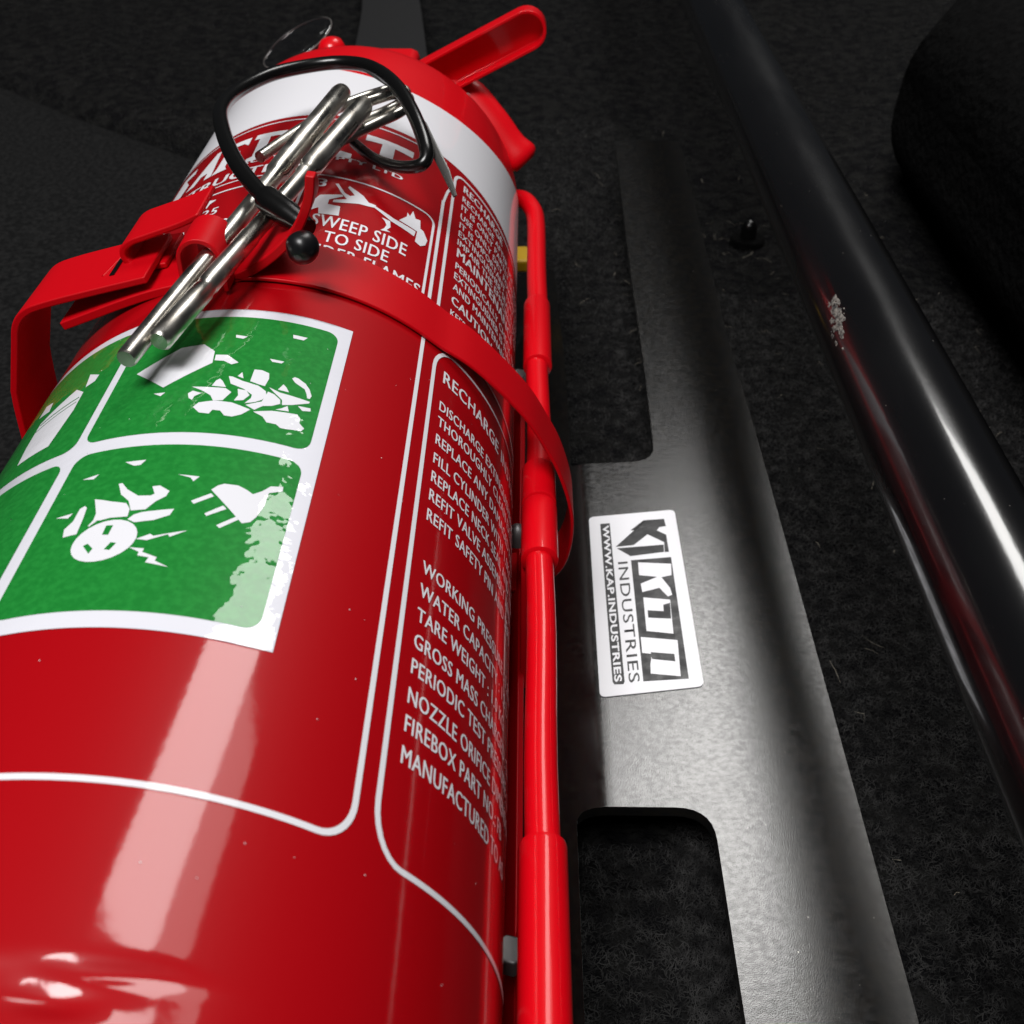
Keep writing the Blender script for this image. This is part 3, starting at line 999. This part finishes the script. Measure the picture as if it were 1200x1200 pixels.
v_, f_ = tube(ring, .028, 8, False)
link("cap_rim", v_, f_, 'rim', cap_, smooth=180)

# ------------------------------------------------------------------ red bracket round the cylinder
brk = thing("extinguisher_bracket", "red steel bracket with strap, rod and buckle clamping the extinguisher", "bracket", (0.3, 18, 1.5))
# strap over the cylinder and out over the rod
arc = [(CX + 5.075 * math.sin(math.radians(a)), CZ + 5.075 * math.cos(math.radians(a))) for a in range(-6, 44, 2)]
sp = arc + [tuple(p) for p in smooth_path([(-1.62, 10.08), (-1.05, 9.66), (-.42, 9.0), (.12, 8.3), (.50, 7.6), (.78, 7.0), (1.02, 6.2), (1.12, 5.5), (1.06, 4.7), (.85, 4.1), (.35, 3.65), (-.5, 3.4)], 5)]
sv_, sf_ = ribbon(sp, 18.2, 19.6, .08, y1f=lambda f: 19.95 - .42 * min(1, f / .42))
link("strap", sv_, sf_, 'red_coat', brk, bevel=.03)
# strap from the left with its end curled up round the pins
wing = smooth_path([(-9.02, 10.50), (-8.4, 10.74), (-7.78, 10.98), (-7.14, 11.20), (-6.5, 11.36), (-5.94, 11.44), (-5.4, 11.58), (-4.95, 11.82), (-4.55, 12.12), (-4.22, 12.46), (-3.99, 12.85), (-3.86, 13.2), (-3.80, 13.56)], 4)
wing2 = [tuple(p) for p in wing]
wv, wf = ribbon(wing2, 18.2, 19.7, .18, y1f=lambda f: 19.7 - 1.25 * max(0, (f - .62) / .38) ** 1.6)
link("latch_wing", wv, wf, 'red_coat', brk, bevel=.035)
# over-centre lever arm with its drop leg on the left
leg = [(-10.9, 1.55), (-10.85, 4.0), (-10.6, 7.0), (-10.42, 8.97)]
lp = [tuple(p) for p in smooth_path(leg + [(-10.1, 10.0)], 5)][:-5] + [tuple(p) for p in smooth_path([(-10.1, 10.0), (-9.93, 10.5), (-9.66, 10.80), (-9.2, 10.98), (-8.4, 11.20), (-7.15, 11.52)], 4)]
lv, lf = ribbon(lp, 18.2, 20.15, .15)
link("latch_arm", lv, lf, 'red_coat', brk, bevel=.04)
# raised lip beside the slot
rb = [(-8.1, 18.55), (-7.86, 20.0)]
V, F = merge([tube([(-8.16, 18.7, 11.33), (-8.02, 19.3, 11.37), (-7.9, 19.95, 11.42)], [.03, .04, .03], 10)])
link("slot_lip", V, F, 'red_coat', brk, smooth=60)
sb, sbf = ribbon([(-8.00, 11.395), (-7.90, 11.421)], 18.62, 19.95, .012)
slot = link("slot", sb, sbf, 'rubber', brk)
slot.rotation_euler = (0, 0, 0)
# hook that rises through the slot and folds over
hp = [tuple(p) for p in smooth_path([(-7.0, 11.40), (-7.35, 11.34), (-7.62, 11.36), (-7.80, 11.50), (-7.80, 11.70), (-7.62, 11.86), (-7.30, 11.98), (-6.62, 12.22), (-6.18, 12.42)], 4)]
hv, hf = ribbon(hp, 19.05, 20.45, .13)
link("latch_hook", hv, hf, 'red_coat', brk, bevel=.045)
# rolled keeper sleeve round the left pin
kp = []
kp.append((-5.50, 11.55)); kp.append((-5.50, 11.8))
for a in range(-10, 191, 15):
    kp.append((-5.90 + .37 * math.cos(math.radians(a)), 12.17 + .37 * math.sin(math.radians(a))))
kp.append((-6.28, 11.8)); kp.append((-6.32, 11.45))
kv, kf = ribbon(kp, 17.7, 18.8, .10)
link("pin_keeper", kv, kf, 'red_coat', brk, bevel=.03)
# long hinge rod with sleeves
rp = smooth_path([(-1.2, 34.3, 6.0), (-.75, 34.3, 6.2), (-.1, 33.9, 6.4), (.24, 33.1, 6.42), (.36, 32.0, 6.4), (.36, 29.0, 6.4)], 6) + [np.array((.36 + 0.02 * math.sin(y), y, 6.4)) for y in np.arange(28, 2.4, -1.0)]
rv, rf = tube(rp, .285, 28)
link("hinge_rod", rv, rf, 'red_tube', brk, smooth=60)


def sleeve(y0, y1, r=.37, x=.36, open_=.10):
    P = [(x, y0, 6.4), (x, y0 + .02, 6.4), (x, y0 + .10, 6.4), (x, y1 - .10, 6.4), (x, y1 - .02, 6.4), (x, y1, 6.4)]
    v_, f_ = tube(P, [r - .03, r, r, r, r - .02, r - .07], 32)
    return link("hinge_sleeve", v_, f_, 'red_tube', brk, smooth=50)


sleeve(23.45, 26.7)
sleeve(17.85, 19.1, .375)
sleeve(16.05, 17.80, .385)
sleeve(2.6, 9.5, .385)
# ears that carry the sleeves, rivet and nut
def ear(y0, y1, z0=3.2):
    P = rounded([(y0 - .6, z0), (y1 + .6, z0), (y1, 5.2), (y1 - .15, 6.3), (y0 + .15, 6.3), (y0, 5.2)], [.1, .1, .4, .4, .4, .4])
    n = len(P)
    xa, xb = -.02, .12
    V_ = [(xa, y, z) for y, z in P] + [(xb, y, z) for y, z in P]
    F_ = [tuple(range(n)), tuple(range(n, 2 * n))] + [(i, (i + 1) % n, n + (i + 1) % n, n + i) for i in range(n)]
    return link("hinge_ear", V_, F_, 'red_coat', brk, bevel=.03)


ear(16.0, 19.0)
ear(6.0, 9.2)
v_, f_ = tube([(-.25, 18.2, 5.1), (-.12, 18.2, 5.1), (.0, 18.2, 5.1), (.01, 18.2, 5.1)], [.34, .34, .2, .02], 24)
# domed rivet seen between cylinder and sleeve
rvv, rvf = [], []
v_, f_ = tube([(-.11, 17.9, 5.3), (-.10, 17.9, 5.55), (-.10, 17.9, 5.72), (-.10, 17.9, 5.80)], [.24, .22, .14, .03], 20)
link("rivet", v_, f_, 'zinc', brk, smooth=70)
v_, f_ = tube([(-.14, 8.45, 4.7), (-.14, 8.45, 5.15)], [.27, .27], 6)
link("hex_nut", v_, f_, 'zinc', brk, bevel=.05)
v_, f_ = tube([(-.12, 24.6, 4.9), (-.12, 24.6, 5.5)], [.24, .24], 6)
link("hex_nut", v_, f_, 'zinc', brk, bevel=.05)
# cradle plate under the cylinder, seen dark between cylinder and rod
v_, f_ = ribbon([(-10.6, 1.75), (-5.2, 1.4 - .05 + .15), (-1.8, 1.75), (-.6, 2.6), (.0, 3.6)], 4.5, 27.5, .16)
link("cradle", v_, f_, 'red_coat', brk, bevel=.03)

# ------------------------------------------------------------------ bright steel pins
GP = "steel pins through the buckle"


def pin(p0, p1, prof_, label):
    v_, f_ = rod(p0, p1, prof_, 28)
    o = link("steel_pin", v_, f_, 'steel', None, smooth=50)
    tag(o, label, "steel pin")
    return o


pin((-6.34, 14.55, 12.03), (-4.30, 25.55, 12.62),
    [(0, .15), (.005, .168), (.55, .168), (.56, .18), (.60, .18), (.61, .235), (.98, .235), (.995, .21), (1, .12)],
    "left bright steel pin with a square-cut end, through the rolled red keeper")
pin((-5.90, 14.95, 12.12), (-3.66, 24.55, 12.66),
    [(0, .15), (.006, .195), (.16, .195), (.165, .175), (.18, .175), (.185, .192), (.36, .188), (.365, .172), (.62, .172), (.625, .195), (.635, .195), (.64, .172), (.655, .172), (.665, .235), (.98, .235), (.995, .20), (1, .1)],
    "right steel pin with a round worn end, resting above the green label")
# short stub where the left pin's heel bar runs beside it
wire = smooth_path([(-5.62, 22.1, 12.38), (-5.0, 23.6, 12.42), (-4.3, 25.0, 12.45), (-3.6, 26.0, 12.42), (-3.15, 26.55, 12.36), (-2.92, 26.50, 12.30), (-2.95, 26.05, 12.24),
                    (-3.3, 25.45, 12.2), (-3.9, 24.6, 12.2), (-4.6, 23.4, 12.2)], 7)
v_, f_ = tube(wire, .125, 18)
clip = link("wire_clip", v_, f_, 'steel', None, smooth=70)
tag(clip, "thin bent steel wire clip looped behind the two steel pins", "wire clip")
wire2 = smooth_path([(-4.75, 22.6, 12.12), (-4.1, 23.7, 12.16), (-3.45, 24.7, 12.18), (-2.98, 25.35, 12.2), (-2.78, 25.62, 12.3), (-2.82, 25.85, 12.4), (-3.15, 25.85, 12.46), (-3.7, 25.2, 12.5)], 7)
v_, f_ = tube(wire2, .125, 18)
clip2 = link("wire_clip", v_, f_, 'steel', None, smooth=70)
tag(clip2, "lower bent steel wire loop ending beside the right steel pin", "wire clip")

# ------------------------------------------------------------------ dust
def specks(name, pts, parent, m='dirt'):
    parts_ = []
    for c, n_, s_ in pts:
        c = Vector(c); n_ = Vector(n_)
        t_ = n_.orthogonal().normalized(); b_ = n_.cross(t_)
        kk = 4
        P_ = [tuple(c + t_ * math.cos(2 * math.pi * j / kk + c.y) * s_ + b_ * math.sin(2 * math.pi * j / kk + c.y) * s_ * 1.5 + n_ * .002) for j in range(kk)]
        P_.append(tuple(c + n_ * (s_ * .5 + .002)))
        parts_.append((P_, [(j, (j + 1) % kk, kk) for j in range(kk)]))
    v_, f_ = merge(parts_)
    o = link(name, v_, f_, m, parent)
    o['kind'] = 'stuff'
    return o


pts = []
for k in range(170):
    an = math.radians(rng.uniform(-70, 80)); y = rng.uniform(8, 70)
    n_ = (math.sin(an), 0, math.cos(an))
    pts.append(((8.31 + n_[0] * 1.215, y, 8.03 + n_[2] * 1.215), n_, rng.uniform(.004, .013)))
specks("dust", pts, seat_tube)
pts = []
for k in range(150):
    x, y = rng.uniform(2.0, 7.2), rng.uniform(9, 48)
    if x < 4.3 and (y < 13.8 or y > 25.5):
        continue
    if 1.8 < x < 4.5 and 16 < y < 24:
        continue
    pts.append(((x, y, PZ), (0, 0, 1), rng.uniform(.004, .012)))
specks("dust", pts, bracket_plate)
pts = []
for k in range(60):
    an = math.radians(rng.uniform(-30, 75)); y = rng.uniform(5.5, 17.5)
    n_ = (math.sin(an), 0, math.cos(an))
    pts.append(((CX + n_[0] * 5.02, y, CZ + n_[2] * 5.02), n_, rng.uniform(.004, .009)))
specks("dust", pts, ext, 'white_print')

# ------------------------------------------------------------------ black cord with ball
cord = thing("tether_cord", "black rubber tether looped round the steel pins, with a ball end", "cord", (-4.2, 18, 12.2))
cp = smooth_path([(-4.62, 18.95, 12.6), (-5.15, 19.6, 12.75), (-5.72, 20.55, 12.9), (-6.25, 21.9, 13.0), (-6.62, 23.4, 12.95), (-6.62, 25.0, 12.8), (-6.15, 26.3, 12.75), (-5.4, 26.95, 12.75),
                  (-4.55, 27.1, 12.8), (-3.75, 26.6, 12.85), (-3.05, 25.5, 12.8), (-2.54, 24.2, 12.6), (-2.22, 23.2, 12.3), (-2.16, 22.8, 12.1), (-2.36, 22.72, 11.95), (-2.9, 23.1, 11.8), (-3.45, 23.7, 11.75), (-4.0, 24.6, 11.75)], 7)
v_, f_ = tube(cp, [.165 - .05 * max(0, (i / len(cp) - .7) / .3) for i in range(len(cp))], 20)
link("cord_loop", v_, f_, 'rubber', cord, smooth=70)
v_, f_ = tube(smooth_path([(-4.95, 19.35, 12.70), (-4.75, 19.1, 12.66), (-4.35, 18.75, 12.55), (-4.0, 18.45, 12.45)], 5),
              [.18, .23, .255, .26, .26, .26, .26, .26, .26, .26, .25, .24, .23, .22, .20, .19], 24)
link("cord_collar", v_, f_, 'rubber', cord, smooth=70)
V, F = [], []
bc = Vector((-4.0, 17.80, 12.40))
for i in range(13):
    th = math.pi * i / 12
    for k in range(24):
        a = 2 * math.pi * k / 24
        rr = .305 * (1 + .02 * math.sin(3 * a + i))
        V.append((bc.x + rr * math.sin(th) * math.cos(a), bc.y + rr * math.cos(th), bc.z + rr * math.sin(th) * math.sin(a)))
for i in range(12):
    for k in range(24):
        F.append((i * 24 + k, i * 24 + (k + 1) % 24, (i + 1) * 24 + (k + 1) % 24, (i + 1) * 24 + k))
link("ball_end", V, F, 'ball', cord, smooth=180)
# stiff tapered tail that runs on beyond the loop
tl = [(-4.18, 27.0, 12.85), (-3.2, 25.7, 12.75), (-2.3, 23.9, 12.4), (-1.72, 22.5, 11.9), (-1.50, 21.95, 11.6)]
v_, f_ = tube(tl, [.07, .09, .11, .10, .05], 8, True, .45)
link("cord_tail", v_, f_, 'grey_tail', cord, smooth=40)

# ------------------------------------------------------------------ background bits
SB = [(16.6, 6.0), (16.6, 49.5), (27.5, 70.0), (62.0, 90.0), (62.0, 6.0)]  # outline of an added near-black block that darkens the far right like shade
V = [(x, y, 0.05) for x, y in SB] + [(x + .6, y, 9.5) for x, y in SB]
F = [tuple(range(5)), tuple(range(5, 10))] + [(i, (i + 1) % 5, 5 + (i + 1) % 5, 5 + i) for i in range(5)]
sbm = link("far_shade_block", V, F, 'near_black', None, bevel=4.0)
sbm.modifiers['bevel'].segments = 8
tag(sbm, "added matt black block standing in for the deep shade beyond the black tube, far right", "shade block")

V, F = ribbon([(-6.6, 0), (-2.4, 0)], 0, 1, .15)
sp_ = smooth_path([(-4.9, 36.5, 8.6), (-5.4, 42, 6.4), (-6.9, 56, 4.0), (-9.0, 76, 1.6), (-11, 92, .9), (-13, 120, .8)], 8)
V, F = [], []
for i, p in enumerate(sp_):
    hw = 1.95
    for sx, dz in ((-1, .1), (1, .1), (1, -.1), (-1, -.1)):
        V.append((p[0] + sx * hw, p[1], p[2] + dz))
n = len(sp_)
for i in range(n - 1):
    for k in range(4):
        F.append((4 * i + k, 4 * i + (k + 1) % 4, 4 * i + 4 + (k + 1) % 4, 4 * i + 4 + k))
F += [(0, 1, 2, 3), tuple(4 * (n - 1) + k for k in range(4))]
wbg = link("webbing_strap", V, F, 'web', None, bevel=.06)
tag(wbg, "dark webbing strap running away behind the top of the red cylinder", "strap")

bv, bf = box((-.1, 37.0, 2.7), (.55, 1.3, .5))
yt = link("yellow_tag", bv, bf, 'yellow', None, bevel=.12)
tag(yt, "small yellow tag glimpsed between the cylinder and the red rod", "tag")

bolt = thing("floor_bolt", "small dark bolt with a shiny domed head in the carpet beside the far plate arm", "bolt", (10.4, 46.6, -.6))
v_, f_ = tube([(10.35, 46.3, -1.2), (10.35, 46.3, -.25), (10.35, 46.3, 0.0), (10.35, 46.3, .10)], [.36, .36, .26, .08], 24)
link("bolt_head", v_, f_, 'rubber', bolt, smooth=60)
v_, f_ = tube([(10.35, 46.3, -1.3), (10.35, 46.3, -.78), (10.35, 46.3, -.7)], [.8, .8, .7], 28)
link("washer", v_, f_, 'near_black', bolt, smooth=60)
